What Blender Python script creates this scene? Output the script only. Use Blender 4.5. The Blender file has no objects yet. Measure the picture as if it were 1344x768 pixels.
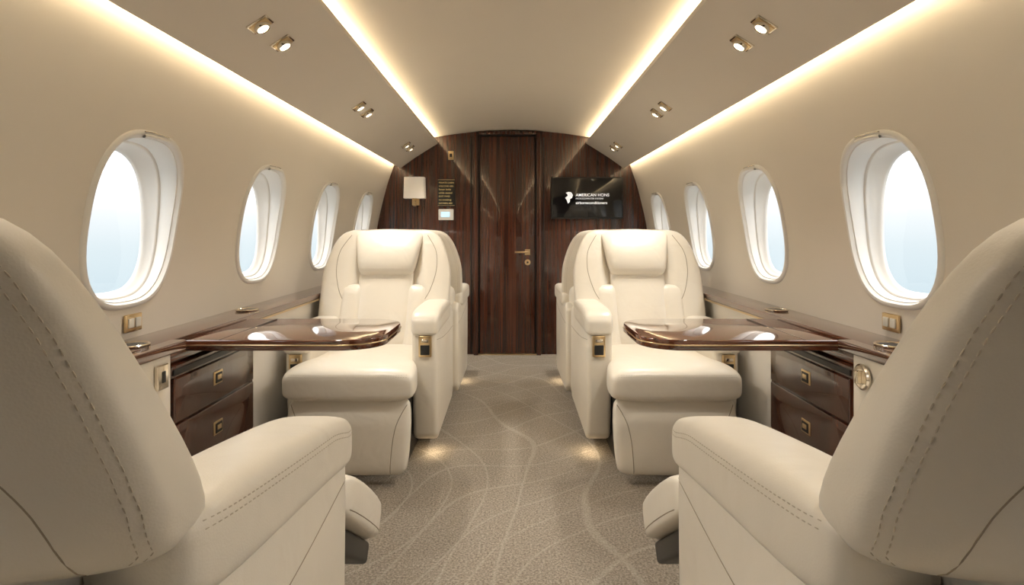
import bpy, bmesh, math, random
from mathutils import Vector, Matrix
from mathutils.bvhtree import BVHTree
random.seed(3)
scene = bpy.context.scene
COL = scene.collection

# ---------------------------------------------------------------- materials
def new_mat(name):
    m = bpy.data.materials.new(name); m.use_nodes = True
    nt = m.node_tree; b = nt.nodes['Principled BSDF']
    return m, nt, b
def N(nt, t, **kw):
    n = nt.nodes.new(t)
    for k, v in kw.items():
        if k in n.inputs.keys(): n.inputs[k].default_value = v
        else: setattr(n, k, v)
    return n
def coords(nt, scale=(1,1,1), rot=(0,0,0)):
    tc = nt.nodes.new('ShaderNodeTexCoord'); mp = nt.nodes.new('ShaderNodeMapping')
    mp.inputs['Scale'].default_value = scale; mp.inputs['Rotation'].default_value = rot
    nt.links.new(tc.outputs['Object'], mp.inputs['Vector']); return mp.outputs[0]
def ramp(nt, fac, stops):
    r = nt.nodes.new('ShaderNodeValToRGB'); el = r.color_ramp.elements
    while len(el) < len(stops): el.new(0.5)
    for e, (p, c) in zip(el, stops): e.position = p; e.color = (*c, 1)
    nt.links.new(fac, r.inputs[0]); return r.outputs[0]
def bump(nt, b, h, strength=0.1, dist=0.002, base=None):
    bp = nt.nodes.new('ShaderNodeBump'); bp.inputs['Strength'].default_value = strength
    bp.inputs['Distance'].default_value = dist
    if base: nt.links.new(base, bp.inputs['Normal'])
    nt.links.new(h, bp.inputs['Height']); nt.links.new(bp.outputs[0], b.inputs['Normal'])
    return bp.outputs[0]
def simple(name, col, rough=0.5, metal=0.0, noise=0.04, nscale=8, coat=0.0, emis=None, es=0, bmp=0.0, bscale=300, spec=0.5, soft=0.0):
    m, nt, b = new_mat(name)
    v = coords(nt); n = N(nt, 'ShaderNodeTexNoise', Scale=nscale, Detail=3.0); nt.links.new(v, n.inputs['Vector'])
    c0 = tuple(max(0, c*(1-noise)) for c in col); c1 = tuple(min(1, c*(1+noise)) for c in col)
    nt.links.new(ramp(nt, n.outputs['Fac'], [(0.3, c0), (0.7, c1)]), b.inputs['Base Color'])
    b.inputs['Roughness'].default_value = rough; b.inputs['Metallic'].default_value = metal
    b.inputs['Coat Weight'].default_value = coat; b.inputs['Specular IOR Level'].default_value = spec
    if emis: b.inputs['Emission Color'].default_value = (*emis, 1); b.inputs['Emission Strength'].default_value = es
    base = None
    if soft:
        n3 = N(nt, 'ShaderNodeTexNoise', Scale=9.0, Detail=2.0, Distortion=0.6); nt.links.new(v, n3.inputs['Vector'])
        base = bump(nt, b, n3.outputs['Fac'], soft, 0.02)
    if bmp:
        n2 = N(nt, 'ShaderNodeTexVoronoi', Scale=bscale); nt.links.new(v, n2.inputs['Vector'])
        bump(nt, b, n2.outputs['Distance'], bmp, 0.001, base)
    return m
M_leather = simple('cream_leather', (0.79, 0.73, 0.63), 0.33, noise=0.015, nscale=5, bmp=0.12, bscale=380, spec=0.5, soft=0.25)
M_stitch = simple('stitch_thread', (0.52, 0.45, 0.35), 0.7)
M_seam = simple('leather_seam', (0.36, 0.30, 0.22), 0.7)
M_wall = simple('sidewall_vinyl', (0.78, 0.73, 0.65), 0.75, noise=0.012, nscale=3, spec=0.2)
M_ceil = simple('headliner', (0.71, 0.65, 0.56), 0.8, noise=0.012, nscale=3, spec=0.15)
M_panel = simple('service_panel_vinyl', (0.72, 0.66, 0.575), 0.7, noise=0.012, nscale=3, spec=0.25)
M_winframe = simple('window_surround_plastic', (0.86, 0.84, 0.80), 0.35, noise=0.01)
M_gold = simple('brushed_gold', (0.68, 0.52, 0.30), 0.28, 1.0)
M_chrome = simple('champagne_chrome', (0.75, 0.69, 0.59), 0.15, 1.0)
M_black = simple('black_frame', (0.015, 0.014, 0.013), 0.45)
M_screen = simple('screen_glass', (0.006, 0.006, 0.007), 0.12, coat=0.5)
M_whitetxt = simple('screen_white', (0.8, 0.8, 0.8), 0.5, emis=(1,1,1), es=0.5)
M_goldtxt = simple('sign_gold_text', (0.65, 0.5, 0.22), 0.4, emis=(0.8,0.6,0.25), es=0.25)
M_plastic = simple('ivory_plastic', (0.76, 0.73, 0.66), 0.4)
M_blue = simple('lcd_blue', (0.3, 0.5, 0.7), 0.3, emis=(0.55,0.8,1.0), es=0.9)
M_shade = simple('lamp_shade', (0.80, 0.73, 0.63), 0.8, emis=(1.0,0.87,0.70), es=0.2)
M_lamp = simple('lamp_lens', (1, 0.9, 0.75), 0.4, emis=(1.0,0.88,0.68), es=9)

def wood(name, grain='Z', c=((0.022,0.0046,0.0020),(0.058,0.0140,0.0060),(0.105,0.029,0.0125)), rough=0.14, sc=1.0, coat=0.8):
    m, nt, b = new_mat(name)
    s = {'Z': (52*sc, 52*sc, 0.7), 'X': (1.0, 40*sc, 40*sc), 'Y': (40*sc, 0.8, 40*sc)}[grain]
    v = coords(nt, s)
    n = N(nt, 'ShaderNodeTexNoise', Scale=1.0, Detail=6.0, Roughness=0.6, Distortion=0.4); nt.links.new(v, n.inputs['Vector'])
    v2 = coords(nt, tuple(q*4 for q in s)); n2 = N(nt, 'ShaderNodeTexNoise', Scale=1.0, Detail=2.0); nt.links.new(v2, n2.inputs['Vector'])
    mx = N(nt, 'ShaderNodeMath', operation='MULTIPLY_ADD'); nt.links.new(n2.outputs['Fac'], mx.inputs[0]); mx.inputs[1].default_value = 0.35
    nt.links.new(n.outputs['Fac'], mx.inputs[2])
    nt.links.new(ramp(nt, mx.outputs[0], [(0.50, c[0]), (0.68, c[1]), (0.86, c[2])]), b.inputs['Base Color'])
    b.inputs['Roughness'].default_value = rough; b.inputs['Coat Weight'].default_value = coat
    b.inputs['Coat Roughness'].default_value = 0.03
    return m
M_woodZ = wood('macassar_wood_vertical', 'Z', rough=0.26)
M_woodY = wood('macassar_wood_ledge', 'Y', c=((0.030,0.008,0.004),(0.080,0.024,0.011),(0.15,0.052,0.025)), rough=.14)
M_woodX = wood('macassar_wood_table', 'X', c=((0.036,0.009,0.004),(0.108,0.031,0.0135),(0.19,0.064,0.029)), rough=0.08, coat=1.0)

def carpet():
    m, nt, b = new_mat('patterned_carpet')
    v = coords(nt)
    fine = N(nt, 'ShaderNodeTexNoise', Scale=140.0, Detail=5.0, Roughness=0.8); nt.links.new(v, fine.inputs['Vector'])
    base = ramp(nt, fine.outputs['Fac'], [(0.36, (0.165,0.138,0.110)), (0.5, (0.325,0.282,0.232)), (0.64, (0.52,0.46,0.385))])
    lines = None
    for (cx, cy, sx, sy, dis, dsc, sc) in ((0.9, 0.6, 1, .8, 9.0, .8, 1.9), (-0.9, 2.1, 1, .7, 9.0, 1.0, 1.5)):
        tc = nt.nodes.new('ShaderNodeTexCoord'); mp = nt.nodes.new('ShaderNodeMapping')
        mp.inputs['Scale'].default_value = (sx, sy, 1); mp.inputs['Location'].default_value = (-cx*sx, -cy*sy, 0)
        nt.links.new(tc.outputs['Object'], mp.inputs['Vector'])
        w = N(nt, 'ShaderNodeTexWave', wave_type='RINGS', rings_direction='Z'); w.inputs['Scale'].default_value = sc
        w.inputs['Distortion'].default_value = dis; w.inputs['Detail'].default_value = 0.0; w.inputs['Detail Scale'].default_value = dsc
        nt.links.new(mp.outputs[0], w.inputs['Vector'])
        l = ramp(nt, w.outputs['Fac'], [(0.0, (1,1,1)), (0.004, (.75,.75,.75)), (0.012, (0,0,0)), (1.0, (0,0,0))])
        if lines is None: lines = l
        else:
            mm = N(nt, 'ShaderNodeMath', operation='MAXIMUM'); nt.links.new(lines, mm.inputs[0]); nt.links.new(l, mm.inputs[1]); lines = mm.outputs[0]
    sc = N(nt, 'ShaderNodeMath', operation='MULTIPLY'); nt.links.new(lines, sc.inputs[0]); sc.inputs[1].default_value = 0.27
    mix = nt.nodes.new('ShaderNodeMixRGB'); nt.links.new(sc.outputs[0], mix.inputs[0]); nt.links.new(base, mix.inputs[1])
    mix.inputs[2].default_value = (0.58, 0.525, 0.44, 1); nt.links.new(mix.outputs[0], b.inputs['Base Color'])
    b.inputs['Roughness'].default_value = 1.0; b.inputs['Specular IOR Level'].default_value = 0.0
    add = N(nt, 'ShaderNodeMath', operation='ADD'); nt.links.new(sc.outputs[0], add.inputs[0]); nt.links.new(fine.outputs['Fac'], add.inputs[1])
    bump(nt, b, add.outputs[0], 0.6, 0.005)
    return m
M_carpet = carpet()
def glassmat():
    m = bpy.data.materials.new('window_glass'); m.use_nodes = True; nt = m.node_tree
    for n in list(nt.nodes): nt.nodes.remove(n)
    o = nt.nodes.new('ShaderNodeOutputMaterial'); t = nt.nodes.new('ShaderNodeBsdfTransparent'); g = nt.nodes.new('ShaderNodeBsdfGlossy')
    g.inputs['Roughness'].default_value = 0.02; mx = nt.nodes.new('ShaderNodeMixShader'); mx.inputs[0].default_value = 0.04
    nt.links.new(t.outputs[0], mx.inputs[1]); nt.links.new(g.outputs[0], mx.inputs[2]); nt.links.new(mx.outputs[0], o.inputs[0])
    return m
M_glass = glassmat()

# ---------------------------------------------------------------- geometry helpers
def empty(name, loc=(0,0,0), rz=0):
    e = bpy.data.objects.new(name, None); e.empty_display_size = 0.1; e.location = loc; e.rotation_euler = (0,0,rz)
    COL.objects.link(e); return e
def finish(name, me, mat, parent=None, smooth=True, ang=40, sub=0):
    if mat: me.materials.append(mat)
    o = bpy.data.objects.new(name, me); COL.objects.link(o)
    if smooth:
        for p in me.polygons: p.use_smooth = True
        if ang and not sub: me.set_sharp_from_angle(angle=math.radians(ang))
    if sub:
        s = o.modifiers.new('sub', 'SUBSURF'); s.levels = sub; s.render_levels = sub
    if parent: o.parent = parent
    return o
def mesh(name, verts, faces, mat, parent=None, smooth=True, ang=40, sub=0, fixn=True):
    me = bpy.data.meshes.new(name); me.from_pydata([tuple(v) for v in verts], [], faces); me.update()
    if fixn:
        bm = bmesh.new(); bm.from_mesh(me); bmesh.ops.recalc_face_normals(bm, faces=bm.faces); bm.to_mesh(me); bm.free()
    return finish(name, me, mat, parent, smooth, ang, sub)
def loft(name, rings, mat, parent=None, caps=True, sub=0, ang=40):
    n = len(rings[0]); V = [p for r in rings for p in r]; F = []
    for i in range(len(rings)-1):
        for j in range(n):
            k = (j+1) % n; F.append((i*n+j, i*n+k, (i+1)*n+k, (i+1)*n+j))
    if caps:
        F.append(tuple(range(n))[::-1]); F.append(tuple((len(rings)-1)*n+j for j in range(n)))
    return mesh(name, V, F, mat, parent, True, ang, sub)
def rbox(name, x0, x1, y0, y1, z0, z1, r, mat, parent=None, seg=3):
    bm = bmesh.new(); bmesh.ops.create_cube(bm, size=1)
    for v in bm.verts: v.co = Vector(((x0+x1)/2+v.co.x*abs(x1-x0), (y0+y1)/2+v.co.y*abs(y1-y0), (z0+z1)/2+v.co.z*abs(z1-z0)))
    if r > 0: bmesh.ops.bevel(bm, geom=list(bm.edges), offset=r, segments=seg, profile=0.5, affect='EDGES')
    bmesh.ops.recalc_face_normals(bm, faces=bm.faces)
    me = bpy.data.meshes.new(name); bm.to_mesh(me); bm.free(); return finish(name, me, mat, parent)
def prism(name, poly, axis, a, b, r, mat, parent=None, seg=3, ang=40):
    def P(u, v, w):
        return {'X': (w, u, v), 'Y': (u, w, v), 'Z': (u, v, w)}[axis]
    bm = bmesh.new()
    A = [bm.verts.new(P(u, v, a)) for u, v in poly]; B = [bm.verts.new(P(u, v, b)) for u, v in poly]
    n = len(poly); bm.faces.new(A); bm.faces.new(B[::-1])
    for i in range(n):
        j = (i+1) % n; bm.faces.new((A[i], B[i], B[j], A[j]))
    bmesh.ops.recalc_face_normals(bm, faces=bm.faces)
    if r > 0:
        es = [e for e in bm.edges if e.calc_face_angle(0) > math.radians(30)]
        bmesh.ops.bevel(bm, geom=es, offset=r, segments=seg, profile=0.5, affect='EDGES')
    me = bpy.data.meshes.new(name); bm.to_mesh(me); bm.free(); return finish(name, me, mat, parent, ang=ang)
def revolve(name, prof, mat, parent=None, n=32, M=None):
    rings = [[Vector((r*math.cos(2*math.pi*k/n), r*math.sin(2*math.pi*k/n), z)) for k in range(n)] for r, z in prof]
    if M: rings = [[M @ p for p in R] for R in rings]
    return loft(name, rings, mat, parent)
def tube(name, pts, r, mat, parent=None, cyclic=False):
    c = bpy.data.curves.new(name, 'CURVE'); c.dimensions = '3D'; c.bevel_depth = r; c.bevel_resolution = 2
    s = c.splines.new('POLY'); s.points.add(len(pts)-1)
    for q, p in zip(s.points, pts): q.co = (*p, 1)
    s.use_cyclic_u = cyclic; c.materials.append(mat)
    o = bpy.data.objects.new(name, c); COL.objects.link(o)
    if parent: o.parent = parent
    return o
def sgp(c, e): return math.copysign(abs(c)**e, c)
def sell(a, b, n=3.0, K=32, nb=None):
    out = []
    for k in range(K):
        c, s = math.cos(2*math.pi*(k+.5)/K), math.sin(2*math.pi*(k+.5)/K)
        m = nb if (nb and s < 0) else n
        out.append((a*sgp(c, 2/m), b*sgp(s, 2/m)))
    return out
def smooth01(a, b, x):
    t = max(0, min(1, (x-a)/(b-a))); return t*t*(3-2*t)
def catmull(pts, sub=8):
    out = []
    for i in range(len(pts)-1):
        p0 = Vector(pts[max(0, i-1)]); p1 = Vector(pts[i]); p2 = Vector(pts[i+1]); p3 = Vector(pts[min(len(pts)-1, i+2)])
        for k in range(sub):
            t = k/sub
            out.append(0.5*((2*p1)+(-p0+p2)*t+(2*p0-5*p1+4*p2-p3)*t*t+(-p0+3*p1-3*p2+p3)*t**3))
    out.append(Vector(pts[-1])); return out
def project(objs, pts, d, off=0.0005, back=0.5):
    dg = bpy.context.evaluated_depsgraph_get(); trees = [BVHTree.FromObject(o, dg) for o in objs]
    d = Vector(d).normalized(); out = []
    for p in pts:
        best = None
        for t in trees:
            h = t.ray_cast(Vector(p)-d*back, d)
            if h[0] is not None and (best is None or h[3] < best[3]): best = h
        if best: out.append(best[0]-d*off)
    return out
def stitches(name, lines, mat, parent=None, L=0.0065, gap=0.0035, r=0.0010):
    V = []; F = []
    for pts in lines:
        if len(pts) < 2: continue
        acc = []; tot = 0
        for a, b in zip(pts, pts[1:]):
            acc.append((tot, a, b)); tot += (b-a).length
        def at(s):
            for s0, a, b in acc:
                l = (b-a).length
                if s <= s0+l+1e-9: return a.lerp(b, (s-s0)/max(l, 1e-9))
            return acc[-1][2]
        s = 0
        while s+L < tot:
            p, q = at(s), at(s+L); d = (q-p).normalized(); u = d.orthogonal().normalized(); w = d.cross(u); b0 = len(V)
            for t, rr in ((0, .5), (.25, 1), (.75, 1), (1, .5)):
                c = p.lerp(q, t)
                for k in range(5): V.append(c+(u*math.cos(k*1.2566)+w*math.sin(k*1.2566))*r*rr)
            for i in range(3):
                for k in range(5):
                    k2 = (k+1) % 5; F.append((b0+i*5+k, b0+i*5+k2, b0+(i+1)*5+k2, b0+(i+1)*5+k))
            s += L+gap
    return mesh(name, V, F, mat, parent, fixn=False)
def area(name, loc, direction, sx, sy, energy, color, parent=None):
    """rectangular lamp whose long side (sy) runs along the cabin (world Y)"""
    l = bpy.data.lights.new(name, 'AREA'); l.shape = 'RECTANGLE'; l.size = sx; l.size_y = sy; l.energy = energy; l.color = color
    o = bpy.data.objects.new(name, l); COL.objects.link(o)
    z = -Vector(direction).normalized(); y = Vector((0, 1, 0)); x = y.cross(z).normalized()
    o.matrix_world = Matrix.Translation(loc) @ Matrix((x, y, z)).transposed().to_4x4()
    if parent: o.parent = parent
    return o

# ---------------------------------------------------------------- cabin shell
Y0, Y1 = -1.5, 4.75
WP = [(0.0, 1.04), (0.2, 1.08), (0.4, 1.11), (0.6, 1.13), (0.8, 1.132), (0.95, 1.118), (1.1, 1.094), (1.25, 1.06), (1.4, 1.02), (1.5, 0.985), (1.6, 0.945), (1.72, 0.885)]
def wallx(z):
    z = max(0, min(1.7199, z))
    for i in range(len(WP)-1):
        if z <= WP[i+1][0]:
            break
    def slope(k):
        a = WP[max(0, k-1)]; b = WP[min(len(WP)-1, k+1)]; return (b[1]-a[1])/(b[0]-a[0])
    z0, x0 = WP[i]; z1, x1 = WP[i+1]; h = z1-z0; t = (z-z0)/h
    return (2*t**3-3*t*t+1)*x0+(t**3-2*t*t+t)*h*slope(i)+(-2*t**3+3*t*t)*x1+(t**3-t*t)*h*slope(i+1)
WIN_A, WIN_B, WIN_N, WIN_Z = 0.197, 0.248, 2.8, 1.035
PITCH = 0.848; WY = [1.700+PITCH*i for i in range(-3, 4)]
def oval(dy, dz, s=1.0, ds=0.0):
    a, b = WIN_A*s+ds, WIN_B*s+ds
    n = (abs(dy/a)**WIN_N+abs(dz/b)**WIN_N)**(1/WIN_N); return dy/n, dz/n
ZL, ZH = 0.60, 1.46
def rectpts(K=16):
    hy = PITCH/2; pts = []
    for k in range(K): pts.append((-hy+2*hy*k/K, ZL-WIN_Z))
    for k in range(K): pts.append((hy, ZL-WIN_Z+(ZH-ZL)*k/K))
    for k in range(K): pts.append((hy-2*hy*k/K, ZH-WIN_Z))
    for k in range(K): pts.append((-hy, ZH-WIN_Z-(ZH-ZL)*k/K))
    return pts
for s, nm in ((-1, 'left'), (1, 'right')):
    V = []; F = []
    RP = rectpts(); n = len(RP)
    for wy in WY:
        R = 10; b0 = len(V)
        for r in range(R+1):
            t = (r/R)
            for dy, dz in RP:
                oy, oz = oval(dy, dz)
                y = wy+oy*(1-t)+dy*t; z = WIN_Z+oz*(1-t)+dz*t
                V.append((s*wallx(z), y, z))
        for r in range(R):
            for j in range(n):
                k = (j+1) % n; F.append((b0+r*n+j, b0+r*n+k, b0+(r+1)*n+k, b0+(r+1)*n+j))
    ya, yb = WY[0]-PITCH/2, WY[-1]+PITCH/2
    def strip(y0, y1, z0, z1, m):
        b0 = len(V)
        for i in range(m+1):
            z = z0+(z1-z0)*i/m
            V.append((s*wallx(z), y0, z)); V.append((s*wallx(z), y1, z))
        for i in range(m): F.append((b0+2*i, b0+2*i+1, b0+2*i+3, b0+2*i+2))
    strip(ya, yb, 0, ZL, 10); strip(ya, yb, ZH, 1.72, 8)
    if yb < Y1: strip(yb, Y1, 0, 1.72, 30)
    if Y0 < ya: strip(Y0, ya, 0, 1.72, 30)
    w = mesh('wall_'+nm, V, F, M_wall, ang=None, fixn=False)
    bm = bmesh.new(); bm.from_mesh(w.data); bmesh.ops.remove_doubles(bm, verts=bm.verts, dist=0.0008); bmesh.ops.recalc_face_normals(bm, faces=bm.faces); bm.to_mesh(w.data); bm.free()

# windows
wi = 0
for s in (-1, 1):
    for wy in WY:
        wi += 1
        E = empty('window_%d' % wi, (s*1.13, wy, WIN_Z))
        def ring(sc, off, ds=0.0, K=64, flat=0.0):
            out = []
            for k in range(K):
                a = 2*math.pi*k/K; oy, oz = oval(math.cos(a)*0.3, math.sin(a)*0.38, sc, ds)
                x = wallx(WIN_Z+oz)*(1-flat)+1.105*flat+off
                out.append(Vector((s*x-s*1.13, oy, oz)))
            return out
        loft('surround', [ring(1, .004, .012), ring(1, -.006, .010), ring(1, -.010, .004), ring(1, -.009, -.003), ring(1, 0, -.007), ring(1, .004, -.008),
                          ring(1, .004, -.011), ring(1, .012, -.013), ring(1, .042, -.016, flat=.5), ring(1, .044, -.021, flat=.5), ring(1, .048, -.023, flat=.5),
                          ring(1, .076, -.029, flat=1), ring(1, .079, -.034, flat=1), ring(1, .09, -.036, flat=1)], M_winframe, E, caps=False, ang=55)
        g = ring(1, .088, -.031, flat=1)
        mesh('glass_pane', g, [tuple(range(len(g)))], M_glass, E, False)
        pts = []
        for k in range(9):
            dy = -0.06+0.015*k; oy, oz = oval(dy, 0.25, 1, -.006)
            pts.append(Vector((s*(wallx(WIN_Z+oz)-.010)-s*1.13, oy, oz)))
        tube('shade_pull', pts, .006, M_winframe, E)
        pts2 = [p+Vector((-s*.004, 0, .012)) for p in pts]
        tube('shade_pull_rim', pts2, .0016, M_chrome, E)

# floor, rear wall, ceiling
mesh('floor', [(-1.2, Y0-.05, 0), (1.2, Y0-.05, 0), (1.2, Y1+.05, 0), (-1.2, Y1+.05, 0)], [(0, 1, 2, 3)], M_carpet, smooth=False)
CP = [(0.0, 1.8375), (0.2, 1.832), (0.4, 1.814), (0.6, 1.785), (0.72, 1.762), (0.85, 1.725), (1.0, 1.66)]
cp = catmull([(x, z, 0) for x, z in CP], 6)
V = []; F = []
full = [(-p.x, p.y) for p in reversed(cp)]+[(p.x, p.y) for p in cp[1:]]
for x, z in full: V += [(x, Y0, z), (x, Y1, z)]
for i in range(len(full)-1): F.append((2*i, 2*i+1, 2*i+3, 2*i+2))
mesh('ceiling', V, F, M_ceil, ang=None)
outline = [(wallx(z)+.03, z) for z in [0, .3, .6, .8, 1.0, 1.2, 1.4, 1.5, 1.6]]+[(x, z+.01) for x, z in reversed(CP[1:-1])]
outl = outline+[(0, 1.85)]+[(-x, z) for x, z in reversed(outline)]
prism('wall_back', outl, 'Y', Y0-.05, Y0, 0, M_woodZ)
prism('wall_front', outl, 'Y', Y1, Y1+.05, 0, M_woodZ)

PP = [(.608, 1.744), (.610, 1.727), (.70, 1.672), (.80, 1.608), (.90, 1.536), (.912, 1.525), (.919, 1.528), (.918, 1.543), (.80, 1.632), (.70, 1.692), (.617, 1.744)]
warm = (1.0, 0.80, 0.52); warm2 = (1.0, 0.945, 0.845)
ti = 0
for s in (-1, 1):
    ti += 1
    E = empty('trim_%d' % ti, (0, 0, 0))
    prism('service_panel', [(s*x, z) for x, z in PP], 'Y', Y0, Y1-.002, 0, M_panel, E, ang=50)
    ya, yb = -.7, Y1-.03
    area('upper_cove_light', (s*.636, (ya+yb)/2, 1.741), (-s*.2, 0, 1), .008, yb-ya, 9.2, warm, E)
    area('lower_cove_light', (s*.925, (ya+yb)/2, 1.554), (s*1.0, 0, 0), .008, yb-ya, 5.8, warm, E)

# downlights
nrm = lambda s: Vector((-s*.56, 0, -.83)).normalized()
for s in (-1, 1):
    for pair in (.60, 1.84, 2.97, 4.25):
        for dy in (-.085, .085):
            y = pair+dy*(1 if pair < 2.5 else .95)
            n = nrm(s); u = Vector((0, 1, 0)); w = n.cross(u)
            E = empty('recessed_spotlight', (s*.765, y, 1.632)); M = Matrix((w, u, n)).transposed().to_4x4()
            def T(o): o.data.transform(M); o.parent = E; return o
            T(rbox('bezel', -.036, .036, -.030, .030, -.004, .006, .003, M_chrome))
            T(rbox('bezel_inner', -.030, .030, -.024, .024, .004, .009, .002, M_gold))
            T(revolve('gimbal_ring', [(.020, .006), (.024, .008), (.024, .018), (.021, .022), (.018, .020), (.017, .012)], M_chrome))
            T(revolve('lens', [(.0168, .010), (.0168, .0145), (.010, .0165), (.001, .017)], M_lamp))
            l = bpy.data.lights.new('spot_beam', 'SPOT'); l.energy = 6.5 if pair < 1 else 15; l.color = warm2; l.spot_size = math.radians(115); l.spot_blend = 1.0; l.shadow_soft_size = .035
            o = bpy.data.objects.new('spot_beam', l); COL.objects.link(o); o.parent = E; o.location = n*.045
            o.rotation_euler = (n*.6+Vector((0, 0, -.4))).to_track_quat('-Z', 'Y').to_euler()

# ---------------------------------------------------------------- ledges, cabinets
LZ = .685
for s, nm in ((-1, 'left'), (1, 'right')):
    E = empty('side_ledge', (s*1.07, 1.6, LZ))
    def L(o): o.location = (-s*1.07, -1.6, -LZ); o.parent = E; return o
    L(prism('wood_cap', [(s*.995, Y0+.01), (s*1.14, Y0+.01), (s*1.14, Y1-.01), (s*.995, Y1-.01)], 'Z', LZ-.028, LZ, .004, M_woodY))
    L(rbox('wide_cap', s*.955, s*1.0, .2, 1.70, LZ-.028, LZ+.001, .004, M_woodY))
    L(rbox('cap_trim', s*.992, s*.996, Y0+.01, Y1-.01, LZ-.034, LZ-.028, .0, M_gold))
    L(rbox('lower_panel', s*1.03, s*1.06, Y0+.01, Y1-.01, .0, LZ-.028, .004, M_wall))
    L(rbox('lower_panel_front', s*.975, s*1.04, .2, 1.655, .0, LZ-.028, .004, M_leather))
    L(rbox('cap_apron', s*1.0, s*1.035, 1.66, 2.20, .612, LZ-.028, .002, M_woodY))
    for y, x in ((1.60, 1.05), (2.33, 1.065)):
        M = Matrix.Translation((s*x, y, LZ+.001))
        L(revolve('cup_holder_rim', [(.036, -.002), (.044, 0), (.045, .004), (.042, .007), (.037, .006), (.035, .001), (.034, -.004)], M_chrome, M=M))
        L(revolve('cup_holder_well', [(.035, .003), (.034, .0015), (.001, .001)], M_black, M=M))
    C = empty('drawer_cabinet', (s*1.01, 1.92, .36))
    def K(o): o.location = (-s*1.01, -1.92, -.36); o.parent = C; return o
    K(rbox('carcass', s*.985, s*1.04, 1.66, 2.20, .0, .610, .003, M_woodZ))
    K(rbox('drawer_1', s*.975, s*.99, 1.675, 2.185, .445, .575, .004, M_woodZ))
    K(rbox('drawer_2', s*.975, s*.99, 1.675, 2.185, .265, .438, .004, M_woodZ))
    K(rbox('drawer_3', s*.975, s*.99, 1.675, 2.185, .07, .258, .004, M_woodZ))
    K(rbox('slot', s*.980, s*.99, 1.68, 2.18, .582, .60, .002, M_black))
    for z in (.52, .355, .17):
        K(rbox('handle_plate', s*.972, s*.977, 1.892, 1.948, z-.022, z+.022, .002, M_gold))
        K(rbox('handle_recess', s*.970, s*.973, 1.899, 1.941, z-.016, z+.016, .001, M_black))
        K(rbox('handle_tongue', s*.968, s*.971, 1.908, 1.932, z-.006, z+.009, .001, M_gold))
    lt = empty('cabinet_latch', (s*.97, 1.60, .60))
    if s < 0:
        o = rbox('plate', -.004, .008, -.024, .024, -.034, .034, .003, M_chrome, lt); o = rbox('slot', .006, .010, -.008, .008, -.016, .016, .002, M_black, lt)
    else:
        Mr = Matrix.Rotation(-math.pi/2, 4, 'Y')
        revolve('rosette', [(.036, 0), (.036, .005), (.031, .009), (.026, .007), (.02, .007), (.001, .008)], M_chrome, lt, M=Mr)
        rbox('thumb_turn', -.022, -.006, -.005, .005, -.018, .018, .003, M_chrome, lt)
    P = empty('power_outlet', (s*1.128, 1.72, .732))
    rbox('plate', -.006 if s > 0 else -.002, .002 if s > 0 else .006, -.038, .038, -.026, .026, .003, M_gold, P)
    for d in (-.016, .016):
        rbox('socket', -s*.010, -s*.004, d-.012, d+.012, -.014, .014, .002, M_plastic, P)

# ---------------------------------------------------------------- folding tables
for s in (-1, 1):
    T0 = empty('folding_table', (s*.70, 1.97, .67))
    x0, x1, y0, y1 = -.30, .290, -.22, .22
    pts = [(x1, y0), (x1, y1)]
    r = .12
    for k in range(13):
        a = math.pi/2+math.pi/2*k/12; pts.append((x0+.13+.13*math.cos(a), y1-r+r*math.sin(a)))
    for k in range(13):
        a = math.pi+math.pi/2*k/12; pts.append((x0+.13+.13*math.cos(a), y0+r+r*math.sin(a)))
    pts = [(s*x, y) for x, y in pts]
    prism('top', pts, 'Z', -.029, .004, .005, M_woodX, T0)
    tube('edge_inlay', [Vector((x*1.001, y*1.001, -.012)) for x, y in pts], .0022, M_gold, T0, True)
    rbox('fold_joint', s*.186, s*.188, -.218, .218, .003, .0045, 0, M_black, T0)
    rbox('support_arm', s*.02, s*.285, -.035, .035, -.046, -.022, .008, M_chrome, T0)
    rbox('slide_bracket', s*.24, s*.285, -.12, .12, -.05, -.022, .006, M_black, T0)

# ---------------------------------------------------------------- bulkhead fittings
D = empty('door_1', (-.0375, 4.74, 0))
rbox('leaf', -.225, .225, -.008, .01, .008, 1.783, .005, M_woodZ, D)
rbox('reveal', -.240, .240, .002, .012, .0, 1.80, 0, M_black, D)
rbox('jamb_left', -.275, -.238, -.040, .01, 0, 1.815, .006, M_woodZ, D)
rbox('jamb_right', .238, .275, -.040, .01, 0, 1.815, .006, M_woodZ, D)
rbox('header', -.238, .238, -.034, .01, 1.797, 1.822, .004, M_woodZ, D)
rbox('threshold', -.238, .238, -.03, .01, 0, .008, .002, M_gold, D)
rbox('handle_plate', .142, .185, -.014, -.006, .815, .862, .003, M_gold, D)
tube('lever', [(.165, -.01, .84), (.165, -.05, .84), (.155, -.058, .84), (.06, -.058, .84)], .008, M_gold, D)
revolve('keyhole_rosette', [(.024, 0), (.024, .006), (.018, .009), (.001, .009)], M_gold, D, M=Matrix.Translation((.165, -.006, .755)) @ Matrix.Rotation(math.pi/2, 4, 'X'))
revolve('keyhole', [(.008, 0), (.008, .0035), (.001, .0035)], M_black, D, M=Matrix.Translation((.165, -.014, .755)) @ Matrix.Rotation(math.pi/2, 4, 'X'))
for i, x in enumerate((-.335, .26)):
    rbox('trim_%d' % (3+i), x-.005, x+.005, 4.744, 4.752, .01, 1.78, .001, M_black)

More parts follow.
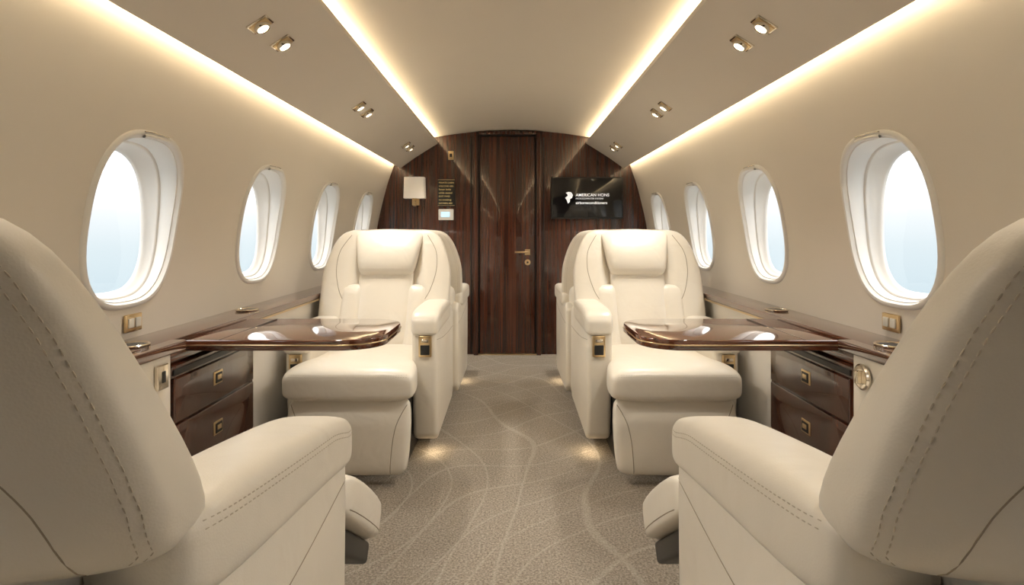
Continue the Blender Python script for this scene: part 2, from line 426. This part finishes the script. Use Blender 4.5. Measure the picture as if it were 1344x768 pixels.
def text(name, body, size, loc, mat, parent, bold=0.0):
    c = bpy.data.curves.new(name, 'FONT'); c.body = body; c.size = size; c.extrude = .0006; c.offset = bold; c.materials.append(mat)
    o = bpy.data.objects.new(name, c); COL.objects.link(o); o.location = loc; o.rotation_euler = (math.pi/2, 0, 0); o.parent = parent; return o
TV = empty('television', (.613, 4.73, 1.28))
rbox('housing', -.293, .293, -.02, .018, -.17, .17, .006, M_black, TV)
rbox('screen', -.283, .283, -.0225, -.018, -.158, .160, .002, M_screen, TV)
hp = [(-.165,-.05),(-.15,-.04),(-.145,-.01),(-.128,.0),(-.12,.025),(-.135,.05),(-.16,.055),(-.185,.045),(-.172,.035),(-.165,.02),(-.19,.0),(-.175,-.02)]
prism('logo_mark', [(x*.9-.01, z*.9) for x, z in hp], 'Y', -.0245, -.0225, 0, M_whitetxt, TV)
text('caption_line', 'AMERICAN HONS', .034, (-.095, -.0235, .012), M_whitetxt, TV, .0003)
text('caption_sub', 'MICROCOMPUTER SYSTEMS', .018, (-.095, -.0235, -.012), M_whitetxt, TV)
text('caption_url', 'airborneconditioners', .030, (-.095, -.0235, -.050), M_whitetxt, TV, .0004)

SC = empty('wall_sconce', (-.7875, 4.72, 1.36))
rings = []
for z, a in ((-.085, .088), (.085, .082)):
    rings.append([Vector((x, -.03+y, z)) for x, y in sell(a, .055, 5, 40)])
loft('shade', rings, M_shade, SC, caps=True)
rbox('back_plate', -.03, .03, .012, .029, -.14, -.07, .005, M_gold, SC)
revolve('stem', [(.006, -.13), (.006, -.09), (.02, -.088), (.02, -.085)], M_gold, SC, M=Matrix.Translation((0, -.03, 0)))
revolve('knob', [(.001, -.15), (.012, -.147), (.017, -.138), (.012, -.128), (.006, -.125)], M_gold, SC, M=Matrix.Translation((0, -.03, 0)))
tube('bracket', [(0, .015, -.11), (0, -.03, -.11)], .005, M_gold, SC)

SG = empty('wall_sign', (-.5375, 4.742, 1.325))
rbox('plaque', -.072, .072, -.004, .008, -.112, .112, .002, M_black, SG)
rbox('border_top', -.068, .068, -.006, -.003, .103, .107, 0, M_gold, SG); rbox('border_bottom', -.068, .068, -.006, -.003, -.107, -.103, 0, M_gold, SG)
for i, (t, sz) in enumerate((('PRIVATE CABIN', .018), ('WELCOME ABD', .017), ('fasten belts', .022), ('while seated', .022), ('EXIT FWD', .020), ('no smoking', .022), ('OXYGEN ABV', .018))):
    text('line_%d' % i, t, sz, (-.062, -.0045, .075-.028*i), M_goldtxt, SG)
CPn = empty('control_panel', (-.54, 4.742, 1.145))
rbox('plate', -.062, .062, -.006, .008, -.045, .045, .004, M_plastic, CPn)
rbox('display', -.04, .03, -.008, -.005, -.02, .022, .001, M_blue, CPn)
SW = empty('call_switch', (-.50, 4.742, 1.63))
rbox('plate', -.022, .022, -.006, .008, -.036, .036, .003, M_gold, SW)
rbox('button', -.010, .010, -.010, -.005, -.014, .014, .002, M_black, SW)

# ---------------------------------------------------------------- cabin armchair
OY = 0.9
def Ff(z): return .675-.49*(z-.70)
parts = []
def add(o): parts.append(o); return o
def back_ring(z, w, F, R, rec=.044, n=3.6):
    out = []
    for x, y in sell(w, (F-R)/2, n, 56, nb=6):
        yy = (F+R)/2+y
        if y > 0: yy -= rec*(1-smooth01(.43, .56, abs(x)/w))*min(1, y/((F-R)/2)*1.2)
        yy += .035*(abs(x)/w)**2.5
        out.append(Vector((x, yy-.018, z)))
    return out
def make_back(zb, tag, near=False):
    out = []
    BW = [(zb, .27), (zb+.006, .31), (zb+.025, .331), (.76, .338), (.80, .334), (.86, .322), (.92, .302), (.965, .280), (.995, .252), (1.010, .220), (1.016, .16)]
    if near: BW = [(zb, .27), (zb+.006, .31), (zb+.025, .333), (.76, .336), (.80, .330), (.86, .315), (.92, .296), (.970, .276), (1.002, .254), (1.020, .222), (1.027, .16)]
    rings = []
    for i, (z, w) in enumerate(BW):
        F = Ff(z); R = F-(.125-.055*smooth01(.7, 1.0, z)); sh = {0: .035, 1: .012, 9: .010, 10: .03}.get(i, 0)
        rings.append(back_ring(z, w, F-sh*.6, R+sh*.6, .044 if 1 < i < 9 else .01))
    back = loft('backrest_'+tag, rings, M_leather, sub=1); out.append(back)
    bpy.context.view_layer.update()
    for s in (-1, 1):
        p = [(s*v.x, 2, v.y) for v in catmull([(.205, .985, 0), (.255, .90, 0), (.262, .80, 0), (.235, .70, 0), (.20, .64, 0)], 8)]
        q = project([back], p, (0, -1, 0), -.0002, .2)
        if len(q) > 1: out.append(tube('bolster_seam_%s_%d' % (tag, s+2), q, .0018, M_seam))
        p = [(s*v.x, 0, v.y) for v in catmull([(.262, zb+.01, 0), (.245, .78, 0), (.19, .845, 0), (.10, .87, 0), (0, .875, 0)], 8)]
        q = project([back], p, (0, 1, 0), -.0004, .2)
        if len(q) > 1: out.append(tube('shell_seam_%s_%d' % (tag, s+2), q, .0010, M_seam))
    ls = []
    for s in (-1, 1):
        for dx in (0, .009):
            p = []
            for z in [zb+.015+(.985-zb-.015)*k/30 for k in range(31)]:
                for (za, wa), (zc, wb) in zip(BW, BW[1:]):
                    if za <= z <= zc: wv = wa+(wb-wa)*(z-za)/(zc-za)
                p.append((s*(wv-.016-dx), 0, z))
            ls.append(project([back], p, (0, 1, 0), .0003, .2))
    out.append(stitches('back_stitching_'+tag, ls, M_stitch, r=.0008))
    return out
back_near = make_back(.690, 'a', True); back_far = make_back(.500, 'b')
rings = []
for i, z in enumerate((.38, .39, .45, .55, .64, .72, .73)):
    F = Ff(z)+.005; sh = {0: .03, 6: .03}.get(i, 0); rings.append(back_ring(z, .228, F-sh, F-.15+sh, .03))
lowb = add(loft('lower_back', rings, M_leather, sub=1))
rings = []
for z, w, h in ((.425, .12, .01), (.435, .140, .025), (.47, .146, .032), (.6, .146, .034), (.72, .144, .034), (.80, .142, .03), (.84, .135, .02), (.845, .11, .01)):
    rings.append([Vector((x, Ff(z)-.044+y, z)) for x, y in sell(w, h, 4, 32)])
cen = add(loft('centre_cushion', rings, M_leather, sub=1))
rings = []
for z, w, yc, h in ((.770, .110, .602, .010), (.778, .134, .604, .032), (.805, .150, .600, .048), (.885, .163, .568, .054), (.95, .175, .526, .054), (.985, .185, .496, .050), (1.008, .183, .474, .040), (1.018, .155, .466, .020)):
    rings.append([Vector((x, yc+y, z)) for x, y in sell(w, h, 5, 36)])
head = add(loft('headrest', rings, M_leather, sub=1))
add(rbox('rear_shell', -.30, .30, .42, .60, .10, .69, .05, M_leather, seg=5))

def make_arm(s, drop, slope, tag, low=0.0):
    """one armrest: body, pad, stitching, control lid.  slope = extra height at the rear"""
    out = []
    def zt(y): return -drop+slope*max(0, (1.10-y))
    pol = [(.40, .13), (.46, .085), (1.06, .07), (1.105, .10), (1.13, .30), (1.138, .50-drop), (1.135, .595-drop), (.66, .59+zt(.66)), (.46, .62+zt(.46)), (.41, .58+zt(.46))]
    body = prism('arm_body_'+tag, pol, 'X', s*.222, s*.330, .020, M_leather, seg=4, ang=60); out.append(body)
    rings = []
    for y, zc, hz, hx in ((.600, .620, .022, .042), (.608, .620, .042, .056), (.65, .621, .054, .063), (.76, .624, .055, .065), (.9, .626, .054, .066), (1.04, .627, .052, .066), (1.10, .621, .050, .065), (1.135, .612, .045, .061), (1.152, .604, .030, .05), (1.156, .60, .018, .036)):
        rings.append([Vector((s*.279+x, y, zc+zt(y)+z)) for x, z in sell(hx, hz, 4.6, 32)])
    pad = loft('arm_pad_'+tag, rings, M_leather, sub=1); out.append(pad)
    bpy.context.view_layer.update()
    ls = []
    for dz in (.030, .022):
        p = [(s*.36, y, .624+zt(y)+dz-.016*smooth01(1.0, 1.14, y)) for y in [.625+.51*k/24 for k in range(25)]]
        ls.append(project([pad], p, (-s, 0, 0), .0002))
    out.append(stitches('arm_stitching_'+tag, ls, M_stitch, r=.0008))
    p = [(s*.4, v.x, v.y) for v in catmull([(.44, .50-drop, 0), (.65, .505-drop, 0), (.9, .52-drop, 0), (1.125, .548-drop, 0)], 8)]
    out.append(tube('body_seam_'+tag, project([body], p, (-s, 0, 0), 0), .0010, M_seam))
    d = drop
    out.append(rbox('control_lid_'+tag, s*.282-.028, s*.282+.028, 1.128, 1.148, .475-d, .568-d, .004, M_gold))
    out.append(rbox('control_inset_'+tag, s*.282-.020, s*.282+.020, 1.145, 1.151, .485-d, .528-d, .002, M_black))
    out.append(rbox('control_bar_'+tag, s*.282-.016, s*.282+.016, 1.147, 1.155, .540-d, .554-d, .002, M_chrome))
    return out

# seat cushion
rings = []
for y, w, z0, z1 in ((.70, .20, .36, .42), (.71, .222, .33, .445), (.9, .226, .32, .448), (1.10, .228, .315, .456), (1.17, .252, .312, .459), (1.22, .264, .312, .460), (1.30, .268, .313, .456), (1.338, .266, .318, .444), (1.352, .255, .330, .428), (1.356, .235, .345, .41)):
    rings.append([Vector((x, y, (z0+z1)/2+z)) for x, z in sell(w, (z1-z0)/2, 5.0, 40)])
cush = add(loft('seat_cushion', rings, M_leather, sub=1))
add(rbox('pedestal', -.21, .21, .55, 1.16, .0, .09, .01, M_black))
add(rbox('seat_frame', -.22, .22, .5, 1.22, .08, .33, .02, M_black))
ls = []
for dz in (0, .007):
    p = [(x, 2, .428-dz) for x in [-.24+.48*k/24 for k in range(25)]]
    ls.append(project([cush], p, (0, -1, 0), .0002, .7))
add(stitches('cushion_stitching', ls, M_stitch, r=.0008))

def legrest(angle, length, tag, wx=.252, hy=.040, pivot=(1.285, .325), ex=4.5):
    out = []; rings = []
    for t, w, h in ((0, .80, .3), (.02, .945, .75), (.12, .99, .95), (.5, 1.0, 1.0), (.88, .975, .95), (.97, .93, .75), (1, .80, .35)):
        rings.append([Vector((x, y, -t*length)) for x, y in sell(w*wx, h*hy, ex, 40)])
    o = loft('leg_rest_'+tag, rings, M_leather, sub=1); out.append(o)
    bpy.context.view_layer.update()
    for s in (-1, 1):
        p = [(s*v.x, .5, v.y) for v in catmull([(.235, -.03, 0), (.20, -.10*length/.3, 0), (.185, -.18*length/.3, 0), (.18, -length+.01, 0)], 8)]
        q = project([o], p, (0, -1, 0), -.0003, .2)
        if len(q) > 1: out.append(tube('leg_rest_seam_%s_%d' % (tag, s+2), q, .0018, M_seam))
    if hy > .05:
        # side piping and the dark extending linkage of the raised leg rest
        for s in (-1, 1):
            p = [(s*.5, -hy*.45, -length*(.04+.92*k/16)) for k in range(17)]
            q = project([o], p, (-s, 0, 0), -.0003, .2)
            if len(q) > 1: out.append(tube('leg_rest_piping_%s_%d' % (tag, s+2), q, .0014, M_seam))
        out.append(rbox('leg_linkage_'+tag, -wx+.03, wx-.03, -hy-.045, -hy+.006, -length*.86, -.02, .01, M_black))
    out.append(rbox('leg_hinge_'+tag, -.2, .2, -hy-.01, -hy+.008, -.12, .02, .004, M_black))
    for o in out: o.data.transform(Matrix.Translation((0, *pivot)) @ Matrix.Rotation(angle, 4, 'X'))
    return out
leg_far = legrest(math.radians(14), .300, 'lowered')
leg_near = legrest(math.radians(56), .42, 'raised', .305, .058, (1.26, .46), 7)
ARM = {}
for s in (-1, 1):
    t = 'a' if s < 0 else 'b'
    ARM[('near', s)] = make_arm(s, 0, .135, 'raised_'+t)
    ARM[('tall', s)] = make_arm(s, .018, .0, 'aisle_'+t)
    ARM[('low', s)] = make_arm(s, .10, .0, 'window_'+t)
originals = parts+leg_far+leg_near+back_near+back_far+[o for v in ARM.values() for o in v]
for o in originals: o.data.transform(Matrix.Translation((0, -OY, 0)))
used = set()
def place(x, y, rz, legs, near=False):
    E = empty('cabin_armchair', (x, y, 0), rz)
    side = (1 if x < 0 else -1)*(1 if rz == 0 else -1)   # local x sign of the aisle
    arms = (ARM[('near', 1)]+ARM[('near', -1)]) if near else (ARM[('tall', side)]+ARM[('low', -side)])
    for o in parts+legs+arms+(back_near if near else back_far):
        if o.name not in used: used.add(o.name); c = o
        else:
            c = o.copy(); COL.objects.link(c)
        c.parent = E
    area('foot_glow', (side*.305, .13, .060), (side*.15, 0, -1), .02, .12, .13, warm, E)
CXF, CXN = .66, .635
for s in (-1, 1): place(s*CXF, 2.76, math.pi, leg_far)
for s in (-1, 1): place(s*CXN, OY-.06, 0, leg_near, True)
for s in (-1, 1): place(s*.635, OY+2.86, 0, leg_far)
for o in originals:
    if o.parent is None: bpy.data.objects.remove(o)

# ---------------------------------------------------------------- world
w = bpy.data.worlds.new('sky'); scene.world = w; w.use_nodes = True; nt = w.node_tree; bg = nt.nodes['Background']
tc = nt.nodes.new('ShaderNodeTexCoord'); sp = nt.nodes.new('ShaderNodeSeparateXYZ'); nt.links.new(tc.outputs['Generated'], sp.inputs[0])
mr = nt.nodes.new('ShaderNodeMapRange'); mr.inputs['From Min'].default_value = -1; mr.inputs['From Max'].default_value = 1
nt.links.new(sp.outputs['Z'], mr.inputs['Value'])
r = ramp(nt, mr.outputs[0], [(0.3, (.120,.140,.150)), (0.46, (.125,.150,.162)), (0.49, (.142,.162,.170)), (0.515, (.175,.184,.188)), (0.7, (1,.99,.97))])
nt.links.new(r, bg.inputs['Color']); bg.inputs['Strength'].default_value = 5.6

# ---------------------------------------------------------------- camera
cd = bpy.data.cameras.new('camera'); cam = bpy.data.objects.new('camera', cd); COL.objects.link(cam)
cam.location = (0, 0, 1.0); cam.rotation_euler = (math.pi/2, 0, 0)
cd.sensor_width = 36; cd.lens = 760/1344*36; cd.shift_y = -79/1344; cd.clip_start = .02
scene.camera = cam
scene.view_settings.view_transform = 'Standard'
scene.view_settings.look = 'None'
scene.view_settings.exposure = 0.03
